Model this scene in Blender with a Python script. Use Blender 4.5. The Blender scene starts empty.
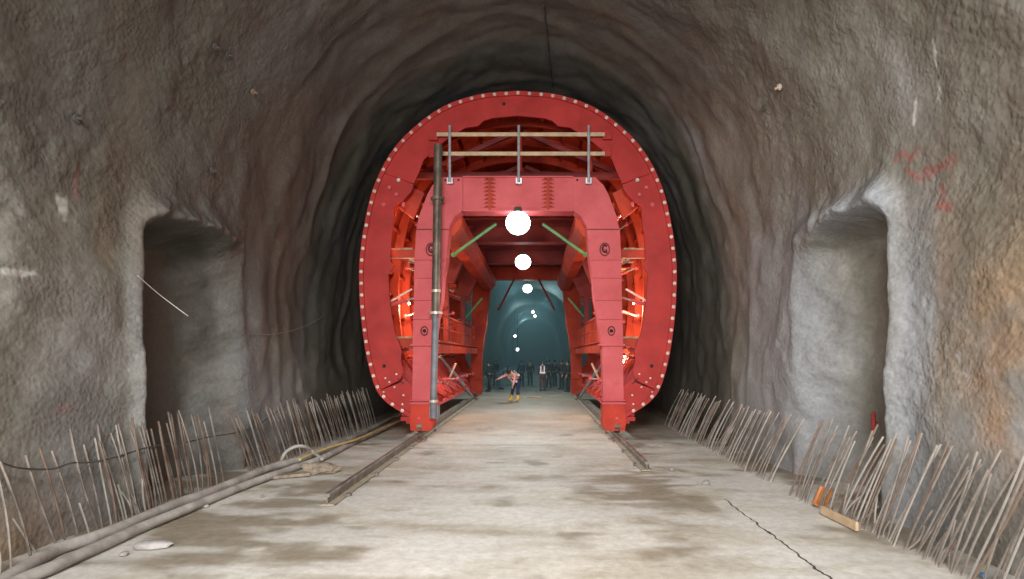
import bpy, bmesh, math, random
import numpy as np
from mathutils import Vector, Matrix
random.seed(7)
R = random.random
def U(a, b): return a + (b - a) * random.random()

# ------------------------------------------------------------------ frame
F, VX, VY, CH = 600.0, 536.0, 355.0, 2.05       # focal length (px), vanishing point, eye height
AX, YG = -0.44, 14.65                            # axis of the tunnel, front face of the formwork
SG = F / YG
def pt(px, py, Y): return Vector(((px - VX) * Y / F, Y, CH - (py - VY) * Y / F))
def fl(px, py, z=0.0):
    Y = F * (CH - z) / (py - VY)
    return Vector(((px - VX) * Y / F, Y, z))
def g2(px, py): return ((px - 518.0) / SG, CH - (py - VY) / SG)     # a point of the front face, in the gantry's own axes

scene = bpy.context.scene
COL = scene.collection

# ------------------------------------------------------------------ noise
def _h(ix, iy, iz, seed):
    n = (ix.astype(np.int64) * 374761393 + iy.astype(np.int64) * 668265263 + iz.astype(np.int64) * 2147483647 + seed * 974634777) & 0xffffffff
    n = ((n ^ (n >> 13)) * 1274126177) & 0xffffffff
    n = (n ^ (n >> 16)) & 0xffffffff
    return n.astype(np.float64) / 4294967295.0
def vnoise(x, y, z, seed=0):
    x, y, z = np.broadcast_arrays(np.asarray(x, float), np.asarray(y, float), np.asarray(z, float))
    ix, iy, iz = np.floor(x), np.floor(y), np.floor(z)
    fx, fy, fz = x - ix, y - iy, z - iz
    fx, fy, fz = [f * f * f * (f * (f * 6 - 15) + 10) for f in (fx, fy, fz)]
    r = 0
    for dx in (0, 1):
        for dy in (0, 1):
            for dz in (0, 1):
                w = (fx if dx else 1 - fx) * (fy if dy else 1 - fy) * (fz if dz else 1 - fz)
                r = r + w * _h(ix + dx, iy + dy, iz + dz, seed)
    return r * 2 - 1
def fbm(x, y, z, o=3, seed=0):
    r, a, t = 0, 1.0, 0
    for i in range(o):
        r = r + a * vnoise(x, y, z, seed + i * 17); t += a
        x, y, z, a = x * 2.03, y * 2.03, z * 2.03, a * .5
    return r / t
def sm(a, b, x):
    t = np.clip((x - a) / (b - a), 0, 1)
    return t * t * (3 - 2 * t)

# ------------------------------------------------------------------ materials
def new_mat(name):
    m = bpy.data.materials.new(name); m.use_nodes = True
    nt = m.node_tree; b = nt.nodes['Principled BSDF']
    return m, nt, b
def nd(nt, t, **k):
    n = nt.nodes.new(t)
    for a, v in k.items(): setattr(n, a, v)
    return n
def noise_node(nt, scale, detail=4, rough=.55, vec=None):
    n = nd(nt, 'ShaderNodeTexNoise'); n.inputs['Scale'].default_value = scale
    n.inputs['Detail'].default_value = detail; n.inputs['Roughness'].default_value = rough
    if vec is None:
        tc = nt.nodes.get('TC') or nd(nt, 'ShaderNodeTexCoord', name='TC'); vec = tc.outputs['Object']
    nt.links.new(vec, n.inputs['Vector'])
    return n
def ramp(nt, src, stops):
    r = nd(nt, 'ShaderNodeValToRGB'); e = r.color_ramp.elements
    e[0].position, e[0].color = stops[0][0], (*stops[0][1], 1)
    e[1].position, e[1].color = stops[-1][0], (*stops[-1][1], 1)
    for p, c in stops[1:-1]:
        x = e.new(p); x.color = (*c, 1)
    nt.links.new(src, r.inputs['Fac']); return r
def mixc(nt, fac, a, b, mode='MIX'):
    m = nd(nt, 'ShaderNodeMix', data_type='RGBA', blend_type=mode)
    for s, v in ((m.inputs[0], fac), (m.inputs[6], a), (m.inputs[7], b)):
        if isinstance(v, (int, float)): s.default_value = v
        elif isinstance(v, tuple): s.default_value = (*v, 1)
        else: nt.links.new(v, s)
    return m.outputs[2]
def mth(nt, op, a, b=0.0, c=None, clamp=False):
    m = nd(nt, 'ShaderNodeMath', operation=op, use_clamp=clamp)
    for i, v in enumerate((a, b, c)):
        if v is None: continue
        if isinstance(v, (int, float)): m.inputs[i].default_value = v
        else: nt.links.new(v, m.inputs[i])
    return m.outputs[0]
def bump(nt, b, h, strength=.5, dist=.02):
    n = nd(nt, 'ShaderNodeBump'); n.inputs['Strength'].default_value = strength; n.inputs['Distance'].default_value = dist
    nt.links.new(h, n.inputs['Height']); nt.links.new(n.outputs[0], b.inputs['Normal'])

def simple(name, c1, c2, rough=.6, metal=0.0, scale=6.0, bmp=.15, spec=.5, lo=.38, hi=.65):
    m, nt, b = new_mat(name)
    n = noise_node(nt, scale, 5, .6)
    r = ramp(nt, n.outputs[0], [(lo, c1), (hi, c2)])
    nt.links.new(r.outputs[0], b.inputs['Base Color'])
    b.inputs['Roughness'].default_value = rough; b.inputs['Metallic'].default_value = metal
    b.inputs['Specular IOR Level'].default_value = spec
    if bmp:
        n2 = noise_node(nt, scale * 6, 3)
        bump(nt, b, n2.outputs[0], bmp, .01)
    return m
def emit(name, col, s):
    m, nt, b = new_mat(name)
    b.inputs['Base Color'].default_value = (*col, 1)
    b.inputs['Emission Color'].default_value = (*col, 1); b.inputs['Emission Strength'].default_value = s
    return m

def shotcrete_mat():
    m, nt, b = new_mat('sprayed_concrete')
    base = noise_node(nt, .55, 5, .6)
    c = ramp(nt, base.outputs[0], [(.33, (.125, .117, .090)), (.47, (.180, .170, .138)), (.58, (.235, .228, .205)), (.72, (.165, .150, .110))]).outputs[0]
    tc = nt.nodes['TC']
    mp = nd(nt, 'ShaderNodeMapping'); mp.inputs['Scale'].default_value = (1.0, 1.0, .18)
    nt.links.new(tc.outputs['Object'], mp.inputs['Vector'])
    st = noise_node(nt, 2.3, 5, .62, mp.outputs[0])
    c = mixc(nt, mth(nt, 'MULTIPLY', ramp(nt, st.outputs[0], [(.42, (0, 0, 0)), (.62, (1, 1, 1))]).outputs[0], .55), c, (.14, .118, .098))
    st2 = noise_node(nt, 1.1, 4, .6, mp.outputs[0])
    c = mixc(nt, mth(nt, 'MULTIPLY', ramp(nt, st2.outputs[0], [(.56, (0, 0, 0)), (.72, (1, 1, 1))]).outputs[0], .22), c, (.215, .18, .135))
    for an, col, k in (('blue', (.29, .31, .345), .85), ('brown', (.36, .20, .085), .8), ('damp', (.060, .054, .046), .88), ('red', (.30, .05, .045), .6), ('pale', (.62, .60, .57), .9)):  # the near-black tone is random damp patches plus painted shade
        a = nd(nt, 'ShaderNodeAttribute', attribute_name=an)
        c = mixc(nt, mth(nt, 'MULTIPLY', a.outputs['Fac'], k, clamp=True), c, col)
    sp = noise_node(nt, 14, 4, .7)
    c = mixc(nt, 1.0, c, ramp(nt, sp.outputs[0], [(.3, (.78, .78, .78)), (.7, (1.14, 1.14, 1.14))]).outputs[0], 'MULTIPLY')
    nt.links.new(c, b.inputs['Base Color'])
    b.inputs['Roughness'].default_value = .62; b.inputs['Specular IOR Level'].default_value = .35
    v = nd(nt, 'ShaderNodeTexVoronoi', feature='SMOOTH_F1'); v.inputs['Scale'].default_value = 19.0
    nz = noise_node(nt, 7, 3); 
    vv = nd(nt, 'ShaderNodeVectorMath', operation='MULTIPLY_ADD'); vv.inputs[1].default_value = (.05, .05, .05)
    nt.links.new(nz.outputs['Color'], vv.inputs[0]); nt.links.new(tc.outputs['Object'], vv.inputs[2]); nt.links.new(vv.outputs[0], v.inputs['Vector'])
    n3 = noise_node(nt, 34, 3, .6)
    rg = nd(nt, 'ShaderNodeAttribute', attribute_name='rough')
    hh = mth(nt, 'ADD', mth(nt, 'MULTIPLY', v.outputs['Distance'], -1.0), mth(nt, 'MULTIPLY', n3.outputs[0], .25))
    hh = mth(nt, 'MULTIPLY', hh, rg.outputs['Fac'])
    bump(nt, b, hh, .62, .035)
    return m

def floor_mat():
    m, nt, b = new_mat('floor_concrete')
    n1 = noise_node(nt, .42, 6, .62)
    c = ramp(nt, n1.outputs[0], [(.30, (.34, .305, .245)), (.44, (.46, .43, .37)), (.56, (.56, .54, .49)), (.72, (.64, .625, .585))]).outputs[0]
    tc = nt.nodes['TC']
    mp = nd(nt, 'ShaderNodeMapping'); mp.inputs['Scale'].default_value = (.45, 1.5, 1)
    nt.links.new(tc.outputs['Object'], mp.inputs['Vector'])
    n2 = noise_node(nt, 1.5, 6, .7, mp.outputs[0])
    c = mixc(nt, ramp(nt, n2.outputs[0], [(.50, (0, 0, 0)), (.66, (.62, .62, .62))]).outputs[0], c, (.29, .25, .185))
    a = nd(nt, 'ShaderNodeAttribute', attribute_name='mud')
    c = mixc(nt, a.outputs['Fac'], c, (.205, .168, .118))
    a2 = nd(nt, 'ShaderNodeAttribute', attribute_name='pale')
    c = mixc(nt, a2.outputs['Fac'], c, (.60, .585, .56))
    n3 = noise_node(nt, 9, 5, .7)
    c = mixc(nt, 1.0, c, ramp(nt, n3.outputs[0], [(.3, (.80, .79, .77)), (.7, (1.12, 1.12, 1.12))]).outputs[0], 'MULTIPLY')
    # construction joint running along the right side of the carriageway
    sx = nd(nt, 'ShaderNodeSeparateXYZ'); nt.links.new(tc.outputs['Object'], sx.inputs[0])
    wob = noise_node(nt, 3.0, 4)
    off = mth(nt, 'ABSOLUTE', mth(nt, 'SUBTRACT', mth(nt, 'ADD', sx.outputs[0], mth(nt, 'MULTIPLY', mth(nt, 'SUBTRACT', wob.outputs[0], .5), .16)), 2.70))
    line = mth(nt, 'LESS_THAN', off, .011)
    line = mth(nt, 'MULTIPLY', line, mth(nt, 'LESS_THAN', sx.outputs[1], 8.6))
    c = mixc(nt, line, c, (.05, .045, .04))
    nt.links.new(c, b.inputs['Base Color'])
    r = mth(nt, 'ADD', mth(nt, 'MULTIPLY', n2.outputs[0], -.45), .80)
    nt.links.new(r, b.inputs['Roughness']); b.inputs['Specular IOR Level'].default_value = .4
    n4 = noise_node(nt, 22, 5, .7)
    bump(nt, b, n4.outputs[0], .35, .02)
    return m

def paint(name, c1, c2, rough=.45, scale=1.6, dirt=(.16, .06, .045), damt=.5):
    m, nt, b = new_mat(name)
    n = noise_node(nt, scale, 5, .6)
    c = ramp(nt, n.outputs[0], [(.35, c1), (.65, c2)]).outputs[0]
    n2 = noise_node(nt, scale * 3.1, 6, .72)
    c = mixc(nt, mth(nt, 'MULTIPLY', ramp(nt, n2.outputs[0], [(.56, (0, 0, 0)), (.74, (1, 1, 1))]).outputs[0], damt), c, dirt)
    nt.links.new(c, b.inputs['Base Color'])
    b.inputs['Roughness'].default_value = rough + .12; b.inputs['Specular IOR Level'].default_value = .22
    n3 = noise_node(nt, 14, 3)
    bump(nt, b, n3.outputs[0], .08, .01)
    return m

M = {}
M['shot'] = shotcrete_mat()
M['floor'] = floor_mat()
M['ring'] = paint('red_formwork_paint', (.30, .020, .018), (.41, .030, .027), .45)
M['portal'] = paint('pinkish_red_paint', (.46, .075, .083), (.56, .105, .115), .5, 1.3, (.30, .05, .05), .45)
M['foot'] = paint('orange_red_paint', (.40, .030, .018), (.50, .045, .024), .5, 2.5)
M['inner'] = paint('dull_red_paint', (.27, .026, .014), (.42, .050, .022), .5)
M['deep'] = paint('shaded_maroon_paint', (.13, .022, .024), (.20, .032, .032), .55)  # maroon for seams; on crown and inner frames it paints in their shade
M['steel'] = simple('dark_pipe_steel', (.07, .055, .042), (.17, .135, .105), .5, .3, 3)
M['grey'] = simple('grey_pipe_steel', (.13, .135, .155), (.23, .235, .26), .6, .2, 3)
M['galv'] = simple('galvanised_steel', (.38, .40, .45), (.55, .56, .60), .35, .6, 8)
M['silver'] = simple('bright_steel_bolt', (.42, .34, .29), (.66, .55, .47), .4, .25, 9)
M['hole'] = simple('dark_hole', (.012, .008, .008), (.03, .015, .015), .9)
M['rail'] = simple('worn_rail_steel', (.14, .12, .10), (.27, .245, .21), .42, .5, 4)
M['railtop'] = simple('mud_on_rail', (.24, .20, .15), (.36, .31, .24), .7, .1, 4)
M['rebar'] = simple('weathered_rebar', (.115, .095, .08), (.29, .25, .22), .62, .25, 2.2, lo=.42, hi=.6)
M['rust'] = simple('rusty_rebar', (.11, .065, .045), (.24, .18, .145), .75, .2, 2.2)
M['paler'] = simple('cement_coated_rebar', (.19, .165, .145), (.37, .34, .305), .6, .1, 2.2)
M['timber'] = simple('pale_sawn_timber', (.38, .27, .165), (.52, .39, .25), .65, 0, 5)
M['oldwood'] = simple('worn_scaffold_plank', (.22, .14, .08), (.40, .27, .16), .8, 0, 5)
M['hose'] = simple('mud_coated_hose', (.24, .22, .20), (.42, .40, .38), .72, 0, 3)
M['dhose'] = simple('dark_hose_rubber', (.05, .048, .045), (.14, .125, .11), .7, 0, 3)
M['yhose'] = simple('yellow_hose', (.42, .30, .10), (.58, .44, .17), .6, 0, 3)
M['wire'] = simple('dark_cable', (.035, .03, .03), (.09, .08, .075), .6)
M['white'] = simple('off_white_plastic', (.55, .54, .52), (.75, .73, .70), .55)
M['sack'] = simple('muddy_sacking', (.17, .135, .10), (.30, .245, .185), .9, 0, 9)
M['stone'] = simple('pale_cement_lump', (.24, .225, .22), (.36, .345, .335), .8, 0, 9)
M['orange'] = simple('rust_orange_steel', (.36, .13, .04), (.52, .22, .08), .7, .1, 6)
M['green'] = simple('green_brace_paint', (.07, .22, .08), (.13, .33, .13), .45, 0, 4)
M['redcap'] = simple('red_plastic', (.22, .018, .016), (.32, .03, .025), .6)
M['blue'] = simple('blue_plastic', (.05, .16, .36), (.09, .25, .5), .5)
M['skin'] = simple('skin', (.42, .25, .17), (.52, .33, .23), .55)
M['hair'] = simple('black_hair', (.012, .01, .01), (.03, .025, .022), .6)
M['cdark'] = simple('dark_cloth', (.012, .014, .02), (.03, .033, .042), .85, 0, 8)
M['cblue'] = simple('blue_cloth', (.045, .12, .20), (.08, .18, .28), .85, 0, 8)
M['cnavy'] = simple('navy_cloth', (.015, .025, .07), (.03, .045, .11), .85, 0, 8)
M['cbrown'] = simple('maroon_cloth', (.07, .025, .03), (.12, .045, .05), .85, 0, 8)
M['vest'] = simple('coral_safety_vest', (.80, .34, .30), (.88, .46, .42), .6, 0, 8)
M['tape'] = simple('reflective_tape', (.85, .85, .88), (.95, .95, .97), .3, 0, 8)
M['boot'] = simple('yellow_rubber', (.72, .42, .03), (.82, .52, .05), .5, 0, 8)
M['bboot'] = simple('black_rubber', (.015, .015, .016), (.035, .035, .035), .6, 0, 8)
M['helm'] = simple('white_helmet', (.6, .6, .58), (.75, .75, .72), .4, 0, 8)
M['ohelm'] = simple('orange_helmet', (.55, .14, .05), (.68, .2, .07), .4, 0, 8)
M['dhelm'] = simple('dark_helmet', (.03, .05, .09), (.05, .08, .13), .4, 0, 8)
M['lamp1'] = emit('cool_lamp_glow', (.92, 1.0, 1.0), 9)
M['lamp2'] = emit('small_lamp_glow', (.85, 1.0, .97), 9)
M['warm'] = emit('warm_lamp_glow', (1.0, .58, .22), 22)
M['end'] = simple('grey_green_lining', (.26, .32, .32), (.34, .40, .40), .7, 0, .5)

# ------------------------------------------------------------------ mesh helpers
class MB:
    def __init__(s): s.bm = bmesh.new()
    def box(s, x0, x1, y0, y1, z0, z1, bev=0.0):
        m = Matrix.Translation(((x0 + x1) / 2, (y0 + y1) / 2, (z0 + z1) / 2)) @ Matrix.Diagonal((abs(x1 - x0), abs(y1 - y0), abs(z1 - z0), 1))
        r = bmesh.ops.create_cube(s.bm, size=1, matrix=m)
        if bev:
            es = list({e for v in r['verts'] for e in v.link_edges})
            bmesh.ops.bevel(s.bm, geom=es, offset=bev, segments=2, affect='EDGES', profile=.6)
        return s
    def bar(s, a, b, w, h=None, up=(0, 0, 1)):
        a, b = Vector(a), Vector(b); h = h or w
        d = b - a; L = d.length; d.normalize(); up = Vector(up)
        if abs(d.dot(up)) > .98: up = Vector((0, 1, 0))
        x = d.cross(up).normalized(); z = x.cross(d)
        m = Matrix((( x.x, d.x, z.x, 0), (x.y, d.y, z.y, 0), (x.z, d.z, z.z, 0), (0, 0, 0, 1)))
        m = Matrix.Translation((a + b) / 2) @ m @ Matrix.Diagonal((w, L, h, 1))
        bmesh.ops.create_cube(s.bm, size=1, matrix=m); return s
    def cyl(s, a, b, r, r2=None, n=12):
        a, b = Vector(a), Vector(b); d = b - a
        q = Vector((0, 0, 1)).rotation_difference(d.normalized()).to_matrix().to_4x4()
        bmesh.ops.create_cone(s.bm, cap_ends=True, segments=n, radius1=r, radius2=r if r2 is None else r2, depth=d.length,
                              matrix=Matrix.Translation((a + b) / 2) @ q)
        return s
    def sph(s, c, r, sx=1, sy=1, sz=1, n=16):
        bmesh.ops.create_uvsphere(s.bm, u_segments=n, v_segments=max(6, n // 2 + 2), radius=r, matrix=Matrix.Translation(c) @ Matrix.Diagonal((sx, sy, sz, 1)))
        return s
    def tube(s, pts, r, n=8, closed=False):
        pts = [Vector(p) for p in pts]; N = len(pts); rings = []
        nrm = None
        for i, p in enumerate(pts):
            if closed: t = pts[(i + 1) % N] - pts[i - 1]
            else: t = pts[min(i + 1, N - 1)] - pts[max(i - 1, 0)]
            t.normalize()
            if nrm is None: nrm = t.orthogonal().normalized()
            nrm = (nrm - t * nrm.dot(t)).normalized(); bi = t.cross(nrm)
            rr = r[i] if isinstance(r, (list, tuple)) else r
            rings.append([s.bm.verts.new(p + (nrm * math.cos(k * 2 * math.pi / n) + bi * math.sin(k * 2 * math.pi / n)) * rr) for k in range(n)])
        for i in range(N if closed else N - 1):
            A, B = rings[i], rings[(i + 1) % N]
            for k in range(n): s.bm.faces.new((A[k], A[(k + 1) % n], B[(k + 1) % n], B[k]))
        if not closed:
            s.bm.faces.new(rings[0][::-1]); s.bm.faces.new(rings[-1])
        return s
    def prism(s, poly, y0, y1):
        """polygon in x,z pushed from y0 to y1"""
        A = [s.bm.verts.new((x, y0, z)) for x, z in poly]; B = [s.bm.verts.new((x, y1, z)) for x, z in poly]
        s.bm.faces.new(A); s.bm.faces.new(B[::-1]); n = len(poly)
        for i in range(n): s.bm.faces.new((A[i], B[i], B[(i + 1) % n], A[(i + 1) % n]))
        return s
    def sweep(s, prof, y0, y1):
        """open contour in x,z (list of (outer, inner) pairs) pushed along y"""
        n = len(prof)
        o0 = [s.bm.verts.new((p[0][0], y0, p[0][1])) for p in prof]; o1 = [s.bm.verts.new((p[0][0], y1, p[0][1])) for p in prof]
        i0 = [s.bm.verts.new((p[1][0], y0, p[1][1])) for p in prof]; i1 = [s.bm.verts.new((p[1][0], y1, p[1][1])) for p in prof]
        for k in range(n - 1):
            s.bm.faces.new((o0[k], o0[k + 1], o1[k + 1], o1[k])); s.bm.faces.new((i0[k + 1], i0[k], i1[k], i1[k + 1]))
            s.bm.faces.new((o0[k + 1], o0[k], i0[k], i0[k + 1])); s.bm.faces.new((o1[k], o1[k + 1], i1[k + 1], i1[k]))
        s.bm.faces.new((o0[0], o1[0], i1[0], i0[0])); s.bm.faces.new((o1[-1], o0[-1], i0[-1], i1[-1]))
        return s
    def build(s, name, mat, parent=None, smooth=False, **k):
        bmesh.ops.recalc_face_normals(s.bm, faces=s.bm.faces)
        me = bpy.data.meshes.new(name); s.bm.to_mesh(me); s.bm.free()
        if smooth:
            me.polygons.foreach_set('use_smooth', [True] * len(me.polygons))
        o = bpy.data.objects.new(name, me); COL.objects.link(o)
        me.materials.append(M[mat] if isinstance(mat, str) else mat)
        if smooth:
            try: me.set_sharp_from_angle(angle=math.radians(40))
            except Exception: pass
        if parent: o.parent = parent
        tag(o, **k); return o
def tag(o, label=None, cat=None, group=None, kind=None):
    if label: o['label'] = label
    if cat: o['category'] = cat
    if group: o['group'] = group
    if kind: o['kind'] = kind
    return o
def empty(name, loc, rz=0, **k):
    o = bpy.data.objects.new(name, None); COL.objects.link(o); o.location = loc; o.rotation_euler = (0, 0, rz)
    o.empty_display_size = .2
    tag(o, **k); return o
def crom(pts, per=6):
    P = [np.array(p, float) for p in pts]; P = [2 * P[0] - P[1]] + P + [2 * P[-1] - P[-2]]; out = []
    for i in range(1, len(P) - 2):
        for k in range(per):
            t = k / per
            out.append(tuple(.5 * ((2 * P[i]) + (-P[i - 1] + P[i + 1]) * t + (2 * P[i - 1] - 5 * P[i] + 4 * P[i + 1] - P[i + 2]) * t * t + (-P[i - 1] + 3 * P[i] - 3 * P[i + 1] + P[i + 2]) * t ** 3)))
    out.append(tuple(P[-2])); return out
def resample(pts, step):
    P = np.array(pts, float); d = np.r_[0, np.cumsum(np.linalg.norm(np.diff(P, axis=0), axis=1))]
    n = max(2, int(round(d[-1] / step)) + 1); t = np.linspace(0, d[-1], n)
    return np.stack([np.interp(t, d, P[:, i]) for i in range(P.shape[1])], 1)

# ------------------------------------------------------------------ tunnel surface
WM, W0, ZS, ZT = 4.95, 4.90, 3.4, 9.35          # widest half-width, half-width at the floor, spring height, crown
prof = []
for i in range(60):
    z = -.25 + (ZS + .25) * i / 60; t = (ZS - z) / ZS; prof.append((-(WM - (WM - W0) * t * t), z))
for i in range(241):
    a = math.pi * i / 240; prof.append((-WM * math.cos(a), ZS + (ZT - ZS) * math.sin(a) ** .96))
for i in range(59, -1, -1):
    z = -.25 + (ZS + .25) * i / 60; t = (ZS - z) / ZS; prof.append((WM - (WM - W0) * t * t, z))
DS = .034
prof = resample(prof, DS)
dl = np.gradient(prof, axis=0); dl /= np.linalg.norm(dl, axis=1)[:, None]
inn = np.stack([dl[:, 1], -dl[:, 0]], 1)        # inward normal (travelling left -> crown -> right)
ys = np.r_[np.arange(-12, 3.2, .3), np.arange(3.2, 4.2, .1), np.arange(4.2, 11.5, .034), np.arange(11.5, 14, .06), np.arange(14, 19, .1), np.arange(19, 32, .25), np.arange(32, 126, 1.0)]
PX, PZ = prof[:, 0][:, None], prof[:, 1][:, None]
YY = ys[None, :]
arc = (np.arange(len(prof)) * DS)[:, None]
side = np.sign(PX)
near = 1 - sm(26, 34, YY)
wx, wz = PX + 0 * YY, PZ + 0 * YY
# broad swellings, ribs sprayed over, lumps, pebbly grain
big = .13 * fbm(wx * .42, YY * .42, wz * .42, 3, 3)
wob = .8 * fbm(arc * .35, YY * .3, 0 * wx, 2, 9)
ribs = .075 * fbm(arc * .16, (YY + wob) * 1.05, 0 * wx, 3, 21)
ridg = .05 * (1 - np.abs(fbm(arc * .33 + 3, (YY + wob) * .85, 0 * wx, 2, 40)) * 3.2).clip(-.4, 1)
mid = .055 * fbm(wx * 1.5, YY * 1.5, wz * 1.5, 3, 33)
ridgew = .35 + .65 * sm(8.5, 12, YY)
grain = .006 * fbm(wx * 5, YY * 5, wz * 5, 1, 51) + .008 * vnoise(wx * 13.5, YY * 13.5, wz * 13.5, 52)
grain = grain * (1 - .85 * sm(9.5, 13, YY)) * (.45 + .9 * sm(-.3, .4, fbm(wx * .7, YY * .7, wz * .7, 2, 54)))
D = big + ribs * ridgew * .85 + ridg * ridgew * .8 + mid + grain
low = 1 - sm(1.15, 1.9, wz); D = D * (1 - low) + np.minimum(D, .02) * low
D = D * near + (1 - near) * .02 * fbm(wx * .3, YY * .3, wz * .3, 2, 77)
def sdbox(y, z, yc, zc, hy, hz, r):
    qy, qz = np.abs(y - yc) - hy + r, np.abs(z - zc) - hz + r
    return np.hypot(np.maximum(qy, 0), np.maximum(qz, 0)) + np.minimum(np.maximum(qy, qz), 0) - r
nz2 = fbm(wx * 2.2, YY * 2.2, wz * 2.2, 3, 88)
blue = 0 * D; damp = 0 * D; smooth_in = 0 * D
for sd, y0, y1, zt, dep in ((-1, 8.15, 10.75, 4.0, .72), (1, 7.62, 10.25, 4.02, .80)):
    sel = (side == sd)
    d = sdbox(YY, wz, (y0 + y1) / 2, zt / 2 - 2.0, (y1 - y0) / 2, zt / 2 + 2.0, .30) + .05 * nz2
    fr = 1.0 if sd > 0 else .75
    zt_ = zt + .10 * nz2 - .30 * np.exp(-(YY - y0).clip(0) / .16) - .25 * sm(y1 - 1.0, y1, YY)
    inside = sm(y0 - .05, y0 + .13, YY + .06 * nz2 + .05 * vnoise(0 * wx, 0 * YY, wz * 1.4, 5)) * (1 - sm(y1 - fr, y1 + .35, YY + .14 * nz2 + .2 * vnoise(0 * wx, 0 * YY, wz * 1.1, 8))) * (1 - sm(zt_ - .30, zt_ + .06, wz))
    top = sm(zt - .55, zt - .1, wz)
    D = np.where(sel, D * (1 - .65 * inside) - inside * dep, D)
    # sprayed lip: thick on the near jamb and bulging over the head
    lip = np.exp(-((d - .13) / .14) ** 2)
    nearj = 1 - sm(y0 - .1, y0 + .35, YY); head = sm(zt - .3, zt + .1, wz) * (1 - sm(zt + .55, zt + 1.0, wz)) * sm(y0 - .35, y0 + .1, YY) * (1 - .6 * sm(y1 - .9, y1, YY))
    D = np.where(sel, D + lip * (.04 + .09 * nearj) + head * np.exp(-(np.maximum(d, 0) / .45) ** 2) * (1 - inside) * (.13 + .22 * nz2), D)
    bl = (np.exp(-(np.maximum(d, 0) / .32) ** 2) * (nearj * (.6 if sd < 0 else .95) + head * (1.15 if sd > 0 else .35)) * (1 - inside) + (.55 if sd < 0 else 1.0) * (YY < y1 + .5) * sm(y1 - 1.0, y1 - .3, YY) * (1 - sm(y1 + .1, y1 + .8, YY)) * ((.9 * (1 - sm(.9, 2.4, wz))) if sd < 0 else .6 * (1 - sm(2.6, 4.0, wz))))
    blue = np.where(sel, np.maximum(blue, bl * (.75 + .4 * nz2)), blue)
    if sd > 0: blue = np.where(sel, np.maximum(blue, .1 * inside * sm(y0 + .9, y1 - .4, YY)), blue)
    if sd < 0: damp = np.where(sel, np.maximum(damp, sm(.05, .5, inside) * (1 - .85 * sm(y1 - .7, y1 - .2, YY) * (1 - sm(1.0, 3.0, wz))) * (1.05 + .2 * nz2)), damp)  # shade inside the left niche, put into the wall colour
    smooth_in = np.where(sel, np.maximum(smooth_in, inside), smooth_in)
# a strip of fresher grey spray low on the wall beyond and before each niche
blue = np.maximum(blue, .7 * np.exp(-((YY - 11.2) / .5) ** 2) * (1 - sm(2.4, 4.6, wz)) * (side < 0))
blue = np.maximum(blue, .8 * np.exp(-((YY - 7.15) / .42) ** 2) * (1 - sm(2.6, 4.6, wz)) * (side > 0))
blue = np.maximum(blue, .38 * np.exp(-((YY - 7.0) / .8) ** 2) * (1 - sm(1.5, 3.8, wz)) * (side < 0))
blue = np.maximum(blue, .5 * sm(.15, .5, fbm(wx * .33, YY * .5, wz * .3, 2, 131)) * near)
blue = np.maximum(blue, .72 * sm(9.4, 10.2, YY) * (1 - sm(11.4, 14.0, YY + .8 * nz2)) * (1 - sm(3.0, 5.8, wz + .6 * nz2)) * (side > 0))
brown = sm(.22, .6, fbm(wx * .5, YY * .9, wz * .22, 3, 61)) * .28 * near
brown = np.maximum(brown, .95 * np.exp(-((YY - 5.6) / .75) ** 2 - ((wz - 1.9) / 1.1) ** 2) * (side > 0) * (.6 + .8 * nz2))
brown = np.maximum(brown, .5 * np.exp(-((YY - 5.9) / .9) ** 2 - ((wz - .1) / .5) ** 2) * (side < 0))
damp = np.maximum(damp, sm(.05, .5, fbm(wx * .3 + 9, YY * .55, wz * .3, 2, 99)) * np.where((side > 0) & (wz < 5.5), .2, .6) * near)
damp = np.maximum(damp, .88 * sm(4.9, 7.9, wz + .6 * nz2 - .20 * PX) * near)  # unlit crown painted darker with height
damp = np.maximum(damp,   .85 * sm(1.2, 5.0, wz + .9 * nz2 + .35 * (YY - 8)) * (side < 0) * near)  # shade of the upper left wall, also painted on
damp = np.maximum(damp, .35 * (side < 0) * near * sm(-.3, .3, nz2))             # patchy shade painted over the left wall
damp = np.maximum(damp, .8 * sm(np.where(side > 0, 12.8, 11.2), 16, YY + .8 * nz2) * near)  # gantry's shade on the walls around it, painted as a dark tone
red = 0 * D; pale = 0 * D
fine = fbm(wx * 9, YY * 9, wz * 9, 2, 144)
def stroke(arr, sd, pts, w, amt):
    for (ya, za), (yb, zb) in zip(pts[:-1], pts[1:]):
        vy, vz = yb - ya, zb - za; L2 = vy * vy + vz * vz + 1e-9
        t = np.clip(((YY - ya) * vy + (wz - za) * vz) / L2, 0, 1)
        d = np.hypot(YY - ya - t * vy, wz - za - t * vz)
        m = (1 - sm(w * .5, w * 1.4, d + .03 * fine)) * amt * (side == sd) * (.75 + .6 * fine)
        arr = np.maximum(arr, m)
    return arr
def wyz(px, py, sd):                           # where a sight line meets the wall
    best = None
    for Y in np.arange(4, 18, .04):
        p = pt(px, py, Y); xo = p.x - AX
        w = WM - (WM - W0) * ((ZS - p.z) / ZS) ** 2 if p.z < ZS else WM * math.sqrt(max(0, 1 - min(1, (p.z - ZS) / (ZT - ZS)) ** 2))
        e = abs(sd * xo - w)
        if best is None or e < best[0]: best = (e, Y, p.z)
    return best[1], best[2]
for q in ([(896, 160), (903, 152), (908, 160), (915, 150)], [(920, 172), (936, 168), (950, 158)], [(924, 176), (938, 166), (948, 164)], [(938, 186), (942, 205)], [(905, 170), (918, 180)], [(936, 206), (948, 208)]):
    red = stroke(red, 1, [wyz(a, b, 1) for a, b in q], .045, .95)
for q in ([(932, 40), (935, 62)], [(937, 82), (935, 100)], [(914, 100), (912, 124)]):
    pale = stroke(pale, 1, [wyz(a, b, 1) for a, b in q], .022, .9)
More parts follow.
